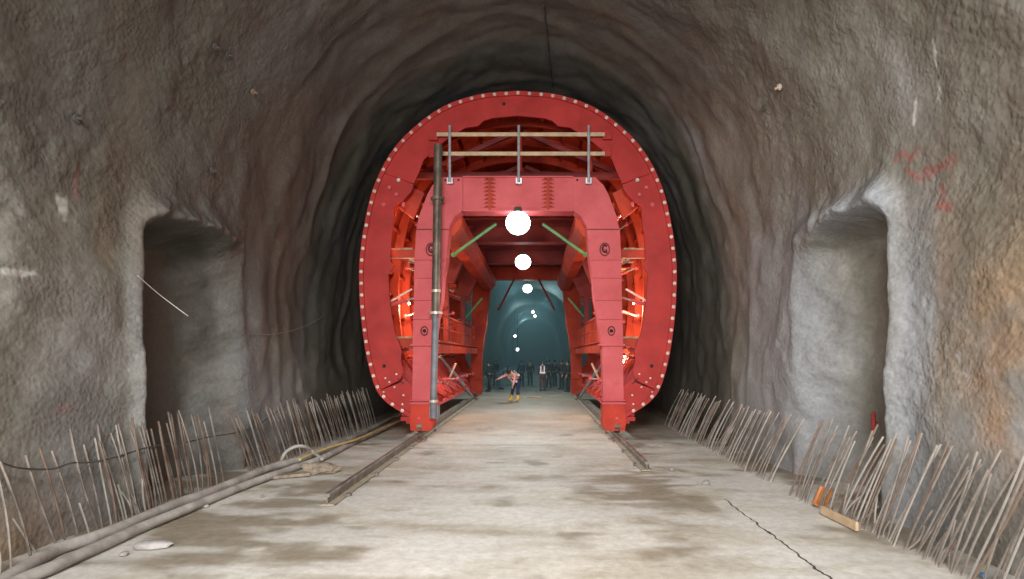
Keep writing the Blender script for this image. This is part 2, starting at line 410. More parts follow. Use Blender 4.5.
for q in ([(0, 272), (32, 274)], [(62, 200), (70, 202)], [(64, 212), (66, 220)], [(62, 198), (64, 214)], [(70, 200), (67, 214)]):
    pale = stroke(pale, -1, [wyz(a, b, -1) for a, b in q], .035, .8)
for q in ([(52, 410), (70, 408)], [(85, 165), (80, 200)]):
    red = stroke(red, -1, [wyz(a, b, -1) for a, b in q], .04, .5)
for q in ([(966, 371), (970, 374)], [(993, 369), (997, 372)], [(975, 440), (977, 436)], [(958, 355), (960, 357)]):
    blue = stroke(blue, 1, [wyz(a, b, 1) for a, b in q], .05, .9)
rough = (.55 + .45 * nz2.clip(-1, 1)) * (1 - .75 * smooth_in) * (1 - sm(9.5, 15, YY) * .7)
rough = rough * np.where(side > 0, 1.0, .9)
X = AX + PX + inn[:, 0][:, None] * D
Z = PZ + inn[:, 1][:, None] * D
Y3 = YY + 0 * X
P3 = np.stack([X, Y3, Z], -1)
du = np.gradient(P3, axis=0); dv = np.gradient(P3, axis=1)
Nn = np.cross(dv, du); Nn /= np.linalg.norm(Nn, axis=2)[..., None] + 1e-12
ctr = np.stack([AX - X, 0 * X, 3.5 - Z], -1)
if (Nn * ctr).sum() < 0: Nn = -Nn; flip = True
else: flip = False
def grid_obj(name, P, N, mat, attrs, kind='structure', flip=False):
    a, b = P.shape[:2]; me = bpy.data.meshes.new(name)
    idx = np.arange(a * b).reshape(a, b)
    q = np.stack([idx[:-1, :-1], idx[:-1, 1:], idx[1:, 1:], idx[1:, :-1]], -1).reshape(-1, 4)
    if flip: q = q[:, ::-1]
    n = len(q)
    me.vertices.add(a * b); me.vertices.foreach_set('co', P.reshape(-1).astype(np.float32))
    me.loops.add(n * 4); me.loops.foreach_set('vertex_index', q.reshape(-1).astype(np.int32))
    me.polygons.add(n); me.polygons.foreach_set('loop_start', np.arange(0, n * 4, 4, dtype=np.int32))
    me.update(calc_edges=True); me.polygons.foreach_set('use_smooth', np.ones(n, bool))
    for k, v in attrs.items():
        at = me.attributes.new(k, 'FLOAT', 'POINT'); at.data.foreach_set('value', np.clip(v, 0, 1).reshape(-1).astype(np.float32))
    if N is not None:
        me.normals_split_custom_set_from_vertices([tuple(v) for v in N.reshape(-1, 3)])
    me.materials.append(M[mat]); o = bpy.data.objects.new(name, me); COL.objects.link(o); o['kind'] = kind
    return o
iL = int(np.argmax(prof[:, 1] > 7.2)); iR = len(prof) - 1 - iL
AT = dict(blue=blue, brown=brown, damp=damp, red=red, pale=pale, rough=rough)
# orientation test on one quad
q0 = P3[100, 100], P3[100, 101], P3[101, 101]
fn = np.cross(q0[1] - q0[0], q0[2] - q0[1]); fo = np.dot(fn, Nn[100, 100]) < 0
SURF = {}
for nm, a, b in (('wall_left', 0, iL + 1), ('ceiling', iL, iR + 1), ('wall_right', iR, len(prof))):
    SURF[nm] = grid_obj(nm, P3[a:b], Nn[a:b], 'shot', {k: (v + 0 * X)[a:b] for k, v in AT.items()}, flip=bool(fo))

# ------------------------------------------------------------------ floor
fx = np.arange(-5.6, 5.61, .08)
fy = np.r_[np.arange(-12, 3, .4), np.arange(3, 16, .07), np.arange(16, 32, .2), np.arange(32, 126, 2)]
GX, GY = np.meshgrid(fx + AX, fy, indexing='ij')
GZ = .012 * fbm(GX * .9, GY * .9, 0 * GX, 3, 5) + .006 * fbm(GX * 5, GY * 5, 0 * GX, 2, 6)
GZ = GZ - .012
nf = fbm(GX * 1.3, GY * 1.3, 0 * GX, 4, 15); nf2 = fbm(GX * .8, GY * 2.4, 0 * GX, 4, 18)
mud = sm(-.05, .35, nf + 1.3 * np.exp(-((GX + 3.6) / .9) ** 2 - ((GY - 7.2) / 2.1) ** 2) - .25) * .8
mud = np.maximum(mud, .8 * sm(.1, .5, nf2 + 1.2 * np.exp(-((GX - 1.7) / 1.2) ** 2 - ((GY - 9.4) / 1.6) ** 2) - .35))
mud = np.maximum(mud, .75 * sm(.05, .45, nf + .8 * np.exp(-((GX - .2) / .9) ** 2 - ((GY - 7.0) / 1.2) ** 2) - .4))
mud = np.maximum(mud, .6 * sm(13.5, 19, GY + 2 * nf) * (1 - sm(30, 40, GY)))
edge = np.abs(GX - AX); mud = np.maximum(mud, .9 * sm(4.35, 4.6, edge + .2 * nf))
pal = sm(.05, .5, nf2 + .5 * np.exp(-((GX - 3.2) / .7) ** 2) * (1 - sm(9, 13, GY)) + .35 * np.exp(-((GX + 1.2) / 1.0) ** 2) * (1 - sm(8, 14, GY)) + .05) * .8
pal = pal * (1 - sm(13, 20, GY))
PF = np.stack([GX, GY, GZ], -1)
grid_obj('floor', PF, None, 'floor', dict(mud=mud, pale=pal), flip=True)

# far end of the tunnel: a finished lining ring, then the closed end
def tunnel_poly(k, z0=-.2, n=64):
    r = [(-W0 * k, z0)]
    for i in range(n + 1):
        a = math.pi * i / n; r.append((-WM * k * math.cos(a), ZS + (ZT - ZS) * k * math.sin(a)))
    r.append((W0 * k, z0)); return r
o, i_ = tunnel_poly(1.06), tunnel_poly(.86)
mb = MB(); mb.sweep(list(zip(o, i_)), 96, 122); e = mb.build('trim_1', 'end', smooth=False, kind='structure'); e.location.x = AX
mb = MB(); mb.prism(tunnel_poly(1.1, -.4), 121.5, 122.3); e = mb.build('wall_back', 'end', kind='structure'); e.location.x = AX

# ------------------------------------------------------------------ the formwork gantry
LEN = 13.5
outer_px = [(518, 92), (480, 95.5), (443, 108), (411.5, 131), (390, 156), (374, 189), (365, 226), (360.5, 260), (360, 285), (362, 319), (367.5, 357), (376, 387), (386, 401), (400, 411), (412, 418)]
inner_px = [(518, 116), (492, 118.5), (484, 121), (478, 126.5), (466, 128), (449, 138), (436, 148.5), (424, 160), (419, 173), (414, 184)]
outerL = resample([g2(*p) for p in crom(outer_px, 8)], .1)
gantry = empty('tunnel_formwork_gantry', (AX, YG, 0), label='huge red steel tunnel lining formwork on portal legs straddling two rails', cat='formwork gantry')
def cut(poly, z_hi, z_lo):
    out = []; poly = [tuple(p) for p in poly]
    for p, q in zip(poly, poly[1:] + [poly[-1]]):
        if z_lo <= p[1] <= z_hi: out.append(p)
        for zc in (z_hi, z_lo):
            if p[1] > zc > q[1]: t = (p[1] - zc) / (p[1] - q[1]); out.append((p[0] + (q[0] - p[0]) * t, zc))
    return out
def mir(poly): return [(-x, z) for x, z in poly][::-1]
zs1 = g2(0, 172)[1]; zs2 = g2(0, 391)[1]
# crown segment
oL = cut(outerL, 99, zs1); iL_ = [g2(*p) for p in inner_px]
crown = [p for p in oL][::-1] + [(-x, z) for x, z in oL[1:]] + [(-x, z) for x, z in iL_[::-1]] + iL_[1:]
mb = MB(); mb.prism(crown, -.03, .03); crown_o = mb.build('crown_plate', 'ring', gantry)
# side segments
gap = .006
side_in = [(400, 380), (404, 371), (401, 361), (402, 351), (398, 340), (395.5, 334), (392, 316), (390, 299), (388.4, 274), (394, 266), (390.5, 261), (391.5, 242), (394, 222), (395, 206), (404, 200), (412, 191), (414, 185)]
sideP = cut(outerL, zs1 - gap, zs2) + [g2(*p) for p in side_in]
foot_in = [(413, 417), (413, 386), (404, 378), (400.5, 382.5)]
footP = cut(outerL, zs2 - gap, -9) + [g2(*p) for p in foot_in]
segs = []
for s in (1, -1):
    f = (lambda P: [(x * s, z) for x, z in P])
    mb = MB(); mb.prism(f(sideP), -.03, .03); so = mb.build('side_plate', 'ring', gantry); segs.append(so)
    mb = MB(); mb.prism(f(footP), -.03, .03); fo_ = mb.build('foot_plate', 'ring', gantry)
    # stiffening fish plates and a round hole
    mb = MB(); x, z = g2(518 + s * (384 - 518), 205); mb.cyl((x, -.05, z), (x, -.028, z), .05, n=20); mb.build('cover_disc', 'portal', so)
    mb = MB(); x, z = g2(518 + s * (384.5 - 518), 366); mb.cyl((x, -.036, z), (x, -.028, z), .045, n=20); mb.build('hole', 'hole', so)
    mb = MB(); a = g2(518 + s * (398 - 518), 378); c = g2(518 + s * (404 - 518), 384)
    mb.bar((a[0], -.035, a[1]), (c[0], -.035, c[1]), .02, .02); mb.build('hinge_gap', 'hole', fo_)
# rim flange along the outer edge, with the bolts
full = [tuple(p) for p in outerL][::-1] + [(-p[0], p[1]) for p in outerL[1:]]
def offset(P, d):
    P = np.array(P); t = np.gradient(P, axis=0); t /= np.linalg.norm(t, axis=1)[:, None]
    n = np.stack([t[:, 1], -t[:, 0]], 1); return [tuple(p) for p in P + n * d]
i03 = offset(full, .022); skin_in = offset(full, .012)
mb = MB(); mb.sweep(list(zip(full, skin_in)), .03, LEN); shell = mb.build('shell_skin', 'inner', gantry, smooth=True)
mb = MB(); mb.sweep(list(zip(full, offset(full, .105))), -.075, -.03); mb.build('rim_flange', 'ring', gantry)
rimP = resample(offset(full, .055), .285)
for x, z in rimP[1:-1]:
    mb = MB(); mb.cyl((x, -.088, z), (x, -.075, z), .042, n=14).cyl((x, -.11, z), (x, -.08, z), .022, n=6)
    mb.build('bolt', 'silver', gantry)
mb = MB(); mb.sweep(list(zip(full, offset(full, .80))), LEN - .03, LEN); mb.build('rear_plate', 'inner', gantry)
# ribs and stringers inside the shell
def ribpoly(d): return list(zip(full, offset(full, d)))
for k in range(1, 10):
    y = .03 + k * (LEN - .06) / 9
    mb = MB(); mb.sweep(list(zip(skin_in, offset(full, .26))), y - .012, y + .012)
    mb.sweep(list(zip(offset(full, .245), offset(full, .262))), y - .06, y + .06)
    mb.build('rib', 'inner', gantry)
stp = resample(offset(full, .055), .62)
for x, z in stp[1:-1]:
    a = math.atan2(z - 4.3, x)
    mb = MB(); mb.box(-.045, .045, .04, LEN, -.03, .03)
    o = mb.build('stringer', 'inner', gantry); o.location = (x, 0, z); o.rotation_euler = (0, -a, 0)
for s in (1, -1):                               # foot edge beam of the shell
    x, z = full[-1]; mb = MB(); mb.box(s * (x - .02), s * (x + .10), .03, LEN, z - .03, z + .07); mb.build('edge_beam', 'portal', gantry)

# portal frames
out_p = [(441, 178), (433, 186), (428, 195), (420, 216), (416.5, 232), (415, 260), (414.5, 300), (413, 345)]
in_p = [(435, 345), (438, 319), (442, 300), (443.5, 279), (447, 260), (448.5, 240), (450, 226), (455, 217), (463, 211)]
def portal(y0, th, matname, front=True):
    p = empty('portal_frame', (0, 0, 0)); p.parent = gantry
    # crossbeam
    b0, b1 = g2(463, 211)[1], g2(0, 178)[1]
    xb = -g2(463, 0)[0] + .0
    mb = MB()
    mb.box(-xb, xb, y0 + .03, y0 + th - .03, b0, b1)
    mb.box(-xb, xb, y0 - .02, y0 + th + .02, b0 - .025, b0 + .01); mb.box(-xb, xb, y0 - .02, y0 + th + .02, b1 - .01, b1 + .025)
    cb = mb.build('crossbeam', matname, p)
    if front:
        for sx in (490, 548):
            xx = g2(sx, 0)[0]
            mb = MB(); mb.box(xx - .03, xx + .03, y0 - .05, y0 + .05, b0 + .01, b1 - .01)
            for k in range(8):
                zz = b0 + .08 + k * (b1 - b0 - .14) / 7
                mb.box(xx - .15, xx + .15, y0 + .0, y0 + .04, zz - .01, zz + .006)
                mb.cyl((xx - .10, y0 - .012, zz + .02), (xx + .10, y0 - .012, zz + .02), .018, n=8)
            mb.build('bolted_splice', 'inner', p)
        for sx in (463, 577):
            xx = g2(sx, 0)[0]; mb = MB(); mb.box(xx - .006, xx + .006, y0 + .012, y0 + .035, b0, b1); mb.build('weld_seam', 'deep', p)
    for s in (1, -1):
        f = lambda P: [(g2(*q)[0] * s, g2(*q)[1]) for q in P]
        poly = f([(463, 178)] + out_p + in_p)
        mb = MB(); mb.prism(poly, y0, y0 + th)
        lg = mb.build('leg', matname, p)
        # lower column and the wheel box
        zA, zB, zC = g2(0, 345)[1], g2(0, 403)[1], g2(0, 431)[1]
        xs = lambda v: g2(v, 0)[0] * s
        mb = MB(); mb.prism([(xs(413.5), zA), (xs(434), zA), (xs(433), zB), (xs(412.5), zB)], y0 + .02, y0 + th - .02)
        mb.build('lower_column', matname, p)
        for za_, zb_, xe, xf in ((zA - .02, zA + .02, 411.5, 437), (zB - .025, zB + .025, 411, 434.5), (zB + .06, zB + .085, 411, 434.5)):
            mb = MB(); mb.box(xs(xe), xs(xf), y0 - .065, y0 + th + .065, za_, zb_); mb.build('flange', matname, p)
        mb = MB(); mb.prism([(xs(412), zB - .02), (xs(433.5), zB - .02), (xs(433.5), .34), (xs(431), .21), (xs(411.5), .21), (xs(410.5), .42)], y0 - .02, y0 + th + .02)
        wb = mb.build('wheel_box', 'foot' if front else matname, p)
        cx = s * 2.40
        cx = -s * 2.40
        for dy in (.10, th - .10):
            mb = MB(); mb.cyl((cx - .055, y0 + dy, .305), (cx + .055, y0 + dy, .305), .135, n=24).cyl((cx + .05, y0 + dy, .305), (cx + .075, y0 + dy, .305), .16, n=24)
            mb.build('wheel', 'steel', wb)
        mb = MB(); mb.cyl((cx, y0 - .05, .52), (cx, y0 - .015, .52), .035, n=12); mb.build('pin', matname, wb)
        if front:                               # horizontal stiffeners, hand holes
            def xo(py, P):
                P = sorted(P, key=lambda q: q[1]); return np.interp(py, [q[1] for q in P], [q[0] for q in P])
            for py in (230, 260, 278, 300, 319):
                a, c = xo(py, out_p), xo(py, in_p); z = g2(0, py)[1]
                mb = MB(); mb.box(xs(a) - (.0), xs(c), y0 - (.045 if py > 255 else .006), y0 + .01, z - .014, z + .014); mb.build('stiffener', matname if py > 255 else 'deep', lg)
            for (px, py, r) in ((431.5, 250, .15), (425, 331, .105)):
                x, z = g2(518 + s * (px - 518), py)
                ring = [(x + r * math.cos(t) * .75, y0 - .012, z + r * math.sin(t)) for t in np.linspace(0, 2 * math.pi, 25)[:-1]]
                mb = MB(); mb.tube(ring, .016, 6, closed=True); mb.build('inspection_ring', 'deep', lg)
                mb = MB()
                if r > .12:
                    g = [(x + .07 * math.cos(t) * .75, y0 - .01, z + .02 + .085 * math.sin(t)) for t in np.linspace(.6, 5.3, 14)]
                    mb.tube(g, .02, 6); mb.tube([(x - .01, y0 - .01, z - .01), (x + .045, y0 - .01, z - .012), (x + .045, y0 - .01, z - .10)], .016, 6)
                    mb.build('stencil_mark', 'hole', lg)
                else:
                    mb.cyl((x, y0 - .012, z), (x, y0 + .0, z), .045, n=16); mb.build('hole', 'hole', lg)
            for px, py in ((446, 181), (459, 181)):
                x, z = g2(518 + s * (px - 518), py); mb = MB(); mb.cyl((x, y0 - .02, z), (x, y0 + .01, z), .025, n=12); mb.build('hole', 'hole', lg)
    return p
portal(-.07, .46, 'portal', True)
portal(LEN - .46, .46, 'inner', False)
b0, b1 = g2(463, 211)[1], g2(0, 178)[1]
# intermediate frames: beam, haunches and short hanging posts standing on the side beams
for y in (4.2, 8.6):
    p = empty('inner_frame', (0, 0, 0)); p.parent = gantry
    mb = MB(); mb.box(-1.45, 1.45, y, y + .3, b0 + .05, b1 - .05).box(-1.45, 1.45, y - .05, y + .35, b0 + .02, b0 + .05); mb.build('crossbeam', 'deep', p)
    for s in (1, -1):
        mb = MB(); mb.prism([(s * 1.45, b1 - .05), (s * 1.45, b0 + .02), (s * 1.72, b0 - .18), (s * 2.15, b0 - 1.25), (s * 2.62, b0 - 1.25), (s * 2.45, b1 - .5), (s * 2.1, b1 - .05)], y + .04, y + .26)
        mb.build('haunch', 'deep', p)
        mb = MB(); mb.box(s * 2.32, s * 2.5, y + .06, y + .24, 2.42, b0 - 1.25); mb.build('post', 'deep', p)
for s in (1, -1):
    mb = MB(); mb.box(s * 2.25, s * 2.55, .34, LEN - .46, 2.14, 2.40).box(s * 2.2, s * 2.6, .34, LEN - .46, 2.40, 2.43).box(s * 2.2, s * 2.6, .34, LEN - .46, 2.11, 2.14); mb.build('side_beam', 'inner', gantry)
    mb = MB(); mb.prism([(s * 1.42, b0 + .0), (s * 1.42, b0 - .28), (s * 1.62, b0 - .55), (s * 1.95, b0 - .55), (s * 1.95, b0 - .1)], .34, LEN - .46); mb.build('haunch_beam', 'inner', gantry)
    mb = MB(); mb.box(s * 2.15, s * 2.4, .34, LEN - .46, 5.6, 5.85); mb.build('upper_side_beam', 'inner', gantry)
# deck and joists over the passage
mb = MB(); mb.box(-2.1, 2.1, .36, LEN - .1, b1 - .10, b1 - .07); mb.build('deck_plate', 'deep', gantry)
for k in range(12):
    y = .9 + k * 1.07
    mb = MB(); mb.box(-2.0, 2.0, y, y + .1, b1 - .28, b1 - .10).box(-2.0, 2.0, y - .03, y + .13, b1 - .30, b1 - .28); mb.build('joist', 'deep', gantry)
# green knee braces
for (y, xa, za, xb, zb) in ((1.3, .62, 5.42, 1.75, 4.72), (9.8, 1.75, 4.25, 2.45, 3.55)):
    for s in (1, -1):
        mb = MB(); mb.cyl((s * xa, y, za + .12), (s * xb, y, zb), .042, n=10).sph((s * xb, y, zb), .07, n=8); mb.build('knee_brace', 'green', gantry)
# crown supports: posts from the deck to the crown ribs
for y in (1.5, 4.5, 7.5, 10.5):
    for x in (-1.9, 0, 1.9):
        zt = 8.0 if x == 0 else 7.35
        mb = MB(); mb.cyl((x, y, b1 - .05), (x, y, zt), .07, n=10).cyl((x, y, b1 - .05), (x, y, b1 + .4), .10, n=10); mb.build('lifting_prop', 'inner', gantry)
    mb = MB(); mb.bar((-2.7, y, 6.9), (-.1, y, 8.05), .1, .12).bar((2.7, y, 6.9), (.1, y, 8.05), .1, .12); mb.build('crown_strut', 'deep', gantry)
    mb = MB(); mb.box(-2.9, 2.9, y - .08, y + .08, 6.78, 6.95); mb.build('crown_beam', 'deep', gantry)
# side screw jacks between the portal line and the shell
for y in (.75, 3.9, 6.9, 9.9, 12.2):
    for s in (1, -1):
        for (xa, za, xb, zb) in ((2.5, 5.55, 3.25, 6.1), (2.55, 4.35, 3.55, 4.75), (2.55, 3.55, 3.6, 3.25), (2.55, 2.3, 3.45, 2.0), (2.4, 1.2, 3.15, 1.15)):
            a, b = Vector((s * xa, y, za)), Vector((s * xb, y, zb)); c, d = a.lerp(b, .3), a.lerp(b, .72)
            mb = MB(); mb.cyl(c, d, .05, n=10).sph(a, .07, n=8).sph(b, .07, n=8); j = mb.build('screw_jack', 'portal', gantry)
            mb = MB(); mb.cyl(a, b, .025, n=8); mb.build('threaded_rod', 'galv', j)
for s in (1, -1):                               # long pale props sloping from shell to rail, near the far portal
    a, b = Vector((s * 3.0, 6.85, 2.0)), Vector((s * 2.42, 12.0, .24))
    mb = MB(); mb.cyl(a, b, .06, n=10).cyl(a.lerp(b, .3), a.lerp(b, .8), .085, n=10); mb.build('slanting_prop', 'galv', gantry)
    mb = MB(); mb.cyl((s * .55, LEN - .6, 5.55), (s * 1.3, LEN - .6, 4.1), .045, n=8); mb.build('rear_brace', 'deep', gantry)
    a, b = Vector((s * 3.4, .7, 3.35)), Vector((s * 2.75, .8, 3.75))
    mb = MB(); mb.cyl(a, b, .03, n=10).box(s * 3.3, s * 3.5, .62, .78, 3.25, 3.4); mb.build('hydraulic_cylinder', 'silver', gantry)
    # foot jack seen between the leg and the shell foot
    for y in (2.2, 7.0):
        a, b = Vector((s * 2.45, y, 1.75)), Vector((s * 2.85, y + .2, .9))
        mb = MB(); mb.cyl(a, b, .04, n=8); mb.build('foot_jack', 'silver', gantry)
    for k in range(22):                         # close-set ribs of the foot panels
        y = .7 + k * .58; mb = MB(); mb.prism([(s * 3.55, 1.95), (s * 3.33, 1.9), (s * 2.62, .72), (s * 2.72, .56)], y, y + .05); mb.build('foot_rib', 'portal', gantry)
    # walkways of planks at two levels with their carrying beams
    for z in (4.66, 2.46):
        x0 = 2.62 if z > 3 else 2.55
        for q in range(2):
            mb = MB(); mb.box(s * (x0 + q * .29), s * (x0 + q * .29 + .27), .22 + .05 * q, LEN - .5, z, z + .05, .006); mb.build('walkway_plank', 'oldwood', gantry)
        mb = MB(); mb.box(s * 2.5, s * 3.25, .25, .37, z - .15, z).box(s * 2.5, s * 3.25, .22, .40, z - .2, z - .15); mb.build('walkway_beam', 'inner', gantry)
        for k in range(1, 6):
            mb = MB(); mb.box(s * 2.5, s * 3.25, k * 2.5, k * 2.5 + .08, z - .12, z); mb.build('walkway_beam', 'inner', gantry)
    # side screen of upright bars above the beam
    mb = MB(); mb.bar((s * 2.36, 1.0, 3.25), (s * 2.36, LEN - .6, 3.25), .05).bar((s * 2.36, 1.0, 2.85), (s * 2.36, LEN - .6, 2.85), .035)
    for k in range(30):
        y = 1.0 + k * .40; mb.bar((s * 2.36, y, 2.42), (s * 2.36, y, 3.25), .026)
    mb.build('side_rail', 'inner', gantry)
    # gusset between the leg and the upper joint of the ring
    mb = MB(); mb.prism([(s * 2.35, 6.1), (s * 2.9, 6.35), (s * 3.0, 5.75), (s * 2.62, 5.45)], .35, .42); mb.build('gusset', 'inner', gantry)
    mb = MB(); mb.prism([(s * 2.45, 1.25), (s * 2.98, 1.2), (s * 2.85, .55), (s * 2.4, .5)], .08, .14); mb.build('gusset', 'ring', gantry)
    mb = MB(); mb.box(s * 2.45, s * 2.86, -.02, .10, .44, .54).box(s * 2.45, s * 2.72, -.05, .13, .38, .44); mb.build('foot_bracket', 'ring', gantry)
    for (xx, zz) in ((2.95, 5.95), (2.78, 5.72), (3.12, 6.12), (2.9, 6.3)):
        mb = MB(); mb.cyl((s * xx, -.09, zz), (s * xx, -.02, zz), .045, n=10); mb.build('hinge_pin', 'silver' if zz > 6.2 else 'portal', gantry)
    for (px, py) in ((384, 392), (390, 382), (395, 387), (386, 378), (404, 395), (403, 404), (397, 374)):
        x, z = g2(518 + s * (px - 518), py); mb = MB(); mb.cyl((x, -.06, z), (x, -.02, z), .024, n=8); mb.build('foot_bolt', 'silver', gantry)
# guard rail on top of the front beam
gr = empty('guard_rail', (0, 0, 0)); gr.parent = gantry
for px in (451, 519, 588):
    x = g2(px, 0)[0]; z0, z1 = g2(0, 185)[1], g2(0, 129)[1]
    mb = MB(); mb.cyl((x, -.22, z0), (x, -.22, z1), .035, n=10); mb.box(x - .07, x + .07, -.2, -.13, z0 - .02, z0 + .12)
    mb.build('post', 'galv', gr)
for py, x0, x1 in ((134, 438, 604), (153, 441, 604)):
    z = g2(0, py)[1]; mb = MB(); mb.box(g2(x0, 0)[0], g2(x1, 0)[0], -.19, -.145, z - .12, z - .03, .004); mb.build('timber_rail', 'timber', gr)
for px, py in ((434, 137), (434, 154), (607, 136), (606, 153)):
    x, z = g2(px, py); mb = MB(); mb.box(x - .11, x + .11, -.13, -.03, z - .12, z + .10, .01); mb.build('clamp_block', 'ring', gantry)
x, z = g2(504, 104.5); mb = MB(); mb.cyl((x, -.04, z), (x, -.028, z), .04, n=14); mb.build('hole', 'hole', crown_o)
# narrow joint lines between the plates of the crown
for px in (455, 518, 581):
    a, c = g2(px, 94 if px == 518 else 104), g2(px, 115 if px == 518 else 132)
    mb = MB(); mb.bar((a[0], -.032, a[1]), (c[0], -.032, c[1]), .008, .008); mb.build('plate_joint', 'deep', crown_o)

# tall pipe clamped to the left leg
YP = 14.22
pipe = empty('delivery_pipe', pt(433.5, 419, YP), label='tall dark steel pipe standing upright against the left front leg', cat='pipe')
base = pipe.location.copy()
def pp(px, py): return pt(px, py, YP) - base
mb = MB(); mb.cyl(pp(438.2, 145), pp(435.6, 313), .098, n=20); mb.build('upper_pipe', 'steel', pipe, smooth=True)
mb = MB(); mb.cyl(pp(435.6, 313), pp(433.6, 400), .082, n=20); mb.build('lower_pipe', 'grey', pipe, smooth=True)
mb = MB(); mb.cyl(pp(433.6, 398), pp(433.3, 418), .09, .07, n=16).box(-.11, .10, .06, .33, .02, .30); mb.build('pipe_shoe', 'grey', pipe)
for py, k in ((150, .11), (199, .165), (313, .165), (291, .11), (401, .11)):
    x = np.interp(py, [145, 313, 400], [438.2, 435.6, 433.6]); c = pp(x, py)
    mb = MB(); mb.cyl(c - Vector((0, 0, .03)), c + Vector((0, 0, .03)), k, n=20); mb.build('pipe_collar', 'steel' if py < 290 else 'silver', pipe)

# ------------------------------------------------------------------ rails
def rail(x, y0, y1, label):
    P = [(-.012, .02), (.012, .02), (.010, .11), (.036, .125), (.036, .160), (.028, .168), (-.028, .168), (-.036, .160), (-.036, .125), (-.010, .11)]
    t = empty('crane_rail', (x, y0, 0), label=label, cat='rail')
    mb = MB(); mb.prism(P, 0, y1 - y0); r = mb.build('rail_bar', 'rail', t)
    mb = MB(); mb.prism([(-.10, 0), (.10, 0), (.10, .012), (.02, .03), (-.02, .03), (-.10, .012)], 0, y1 - y0); mb.build('rail_foot', 'railtop', t)
    y = .6
    while y < y1 - y0:
        for s in (-1, 1):
            mb = MB(); mb.box(s * .07, s * .145, y - .05, y + .05, 0, .03, .004).cyl((s * .115, y, .02), (s * .115, y, .055), .016, n=6); mb.build('rail_clip', 'rail', t)
        y += 1.5 if y < 8 else 50
    return t
rail(AX - 2.40, 8.15, 29.5, 'long muddy steel rail running under the left legs of the gantry')
rail(AX + 2.40, 10.6, 29.5, 'shorter steel rail running under the right legs of the gantry')

# ------------------------------------------------------------------ lamps
def lamp(px, py, Z, label, r=.2, mat='lamp1', power=0, cordz=None):
    Y = F * (Z - CH) / (VY - py); c = pt(px, py, Y)
    t = empty('hanging_lamp', c, label=label, cat='lamp')
    mb = MB(); mb.sph((0, 0, 0), r, sz=.95, n=24); mb.build('bulb', mat, t, smooth=True)  # globe oversized: the lamp's glare is built into its shape
    top = (cordz or Z + .35) - Z
    mb = MB(); mb.cyl((0, 0, r * .85), (0, 0, r * 1.25), r * .45, r * .3, n=16); mb.build('socket', 'steel', t)
    mb = MB(); mb.cyl((0, 0, r * 1.2), (0, 0, top), .012, n=6); mb.build('cord', 'wire', t)
    if power:
        L = bpy.data.lights.new('lamp_light', 'SPOT'); L.energy = power; L.spot_size = math.radians(150); L.spot_blend = .5; L.color = (.90, 1.0, .98); L.shadow_soft_size = r * 1.1
        lo = bpy.data.objects.new('lamp_light', L); COL.objects.link(lo); lo.location = c - Vector((0, 0, r + .25))
    return t
lamp(518, 223, 5.27, 'largest glaring lamp hanging just behind the front portal beam', .30, 'lamp1', 330, 5.62)
lamp(523, 262, 5.25, 'middle lamp in the row under the gantry deck, between the other two', .27, 'lamp1', 650, b1 - .3)
lamp(527.5, 288.5, 5.30, 'small bright lamp hanging at the far portal of the gantry', .22, 'lamp1', 650, 5.6)
for (px, py, Y, lab) in ((533, 312, 62, 'tiny distant lamp high in the tunnel, the upper of a close pair'), (535, 316, 66, 'tiny distant lamp high in the tunnel, the lower of a close pair'), (517.5, 349.5, 44, 'tiny distant lamp just above the heads of the workers'), (515, 336, 50, 'tiny distant lamp left of centre where the lining curves')):
    c = pt(px, py, Y); t = empty('distant_lamp', c, label=lab, cat='lamp')
    mb = MB(); mb.sph((0, 0, 0), .11 if Y < 55 else .16, n=12); mb.build('bulb', 'lamp2', t)
    mb = MB(); mb.cyl((0, 0, .1), (0, 0, min(2.5, 8.6 - c.z)), .02, n=6); mb.build('cord', 'wire', t)
for s, nm in ((1, 'right'), (-1, 'left')):      # warm work lamps in the side bays of the gantry
    for (yy, zz, wd) in ((1.0, 5.2, 'upper'), (3.4, 3.6, 'middle'), (5.2, 2.0, 'lower')):
        t = empty('work_lamp', (AX + s * 3.38, YG + yy, zz), label='warm %s work lamp inside the %s side bay of the red gantry' % (wd, nm), cat='lamp')
        mb = MB(); mb.sph((0, 0, 0), .035, n=12); mb.build('bulb', 'warm', t)
        mb = MB(); mb.cyl((0, 0, .05), (0, 0, .12), .03, n=10).cyl((0, 0, .1), (0, 0, .3), .008, n=6); mb.build('socket', 'steel', t)
        L = bpy.data.lights.new('work_light', 'POINT'); L.energy = 150 if yy < 4 else 160; L.color = (1.0, .66, .38); L.shadow_soft_size = .08
        lo = bpy.data.objects.new('work_light', L); COL.objects.link(lo); lo.location = (AX + s * 3.3, YG + yy, zz - .14)

# ------------------------------------------------------------------ starter bars along the walls
def rebar(x, y, lean, dy, h, label, group, mat, r=.011, bend=.04):
    pts = []; n = 7; bx, by = U(-bend, bend), U(-bend, bend)
    for i in range(n):
        t = i / (n - 1); q = math.sin(math.pi * t)
        pts.append((lean * (t ** 1.15) + bx * q, dy * t + by * q, -.03 + (h + .03) * t))
    mb = MB(); mb.tube(pts, r, 6); o = mb.build('starter_bar', mat, None, True, label=label, cat='steel bar', group=group); o.location = (x, y, 0)
    return o
def mat3():
    v = R(); return 'rebar' if v < .6 else ('rust' if v < .82 else 'paler')
def bo(y, sd):                                  # distance of the bars from the tunnel's axis
    return float(np.interp(y, [5.5, 8.7, 10, 17], [4.40, 4.20, 4.20, 4.24]) if sd > 0 else np.interp(y, [5.9, 9.6, 11.2, 17], [4.60, 4.58, 4.46, 4.28]))
y = 5.0
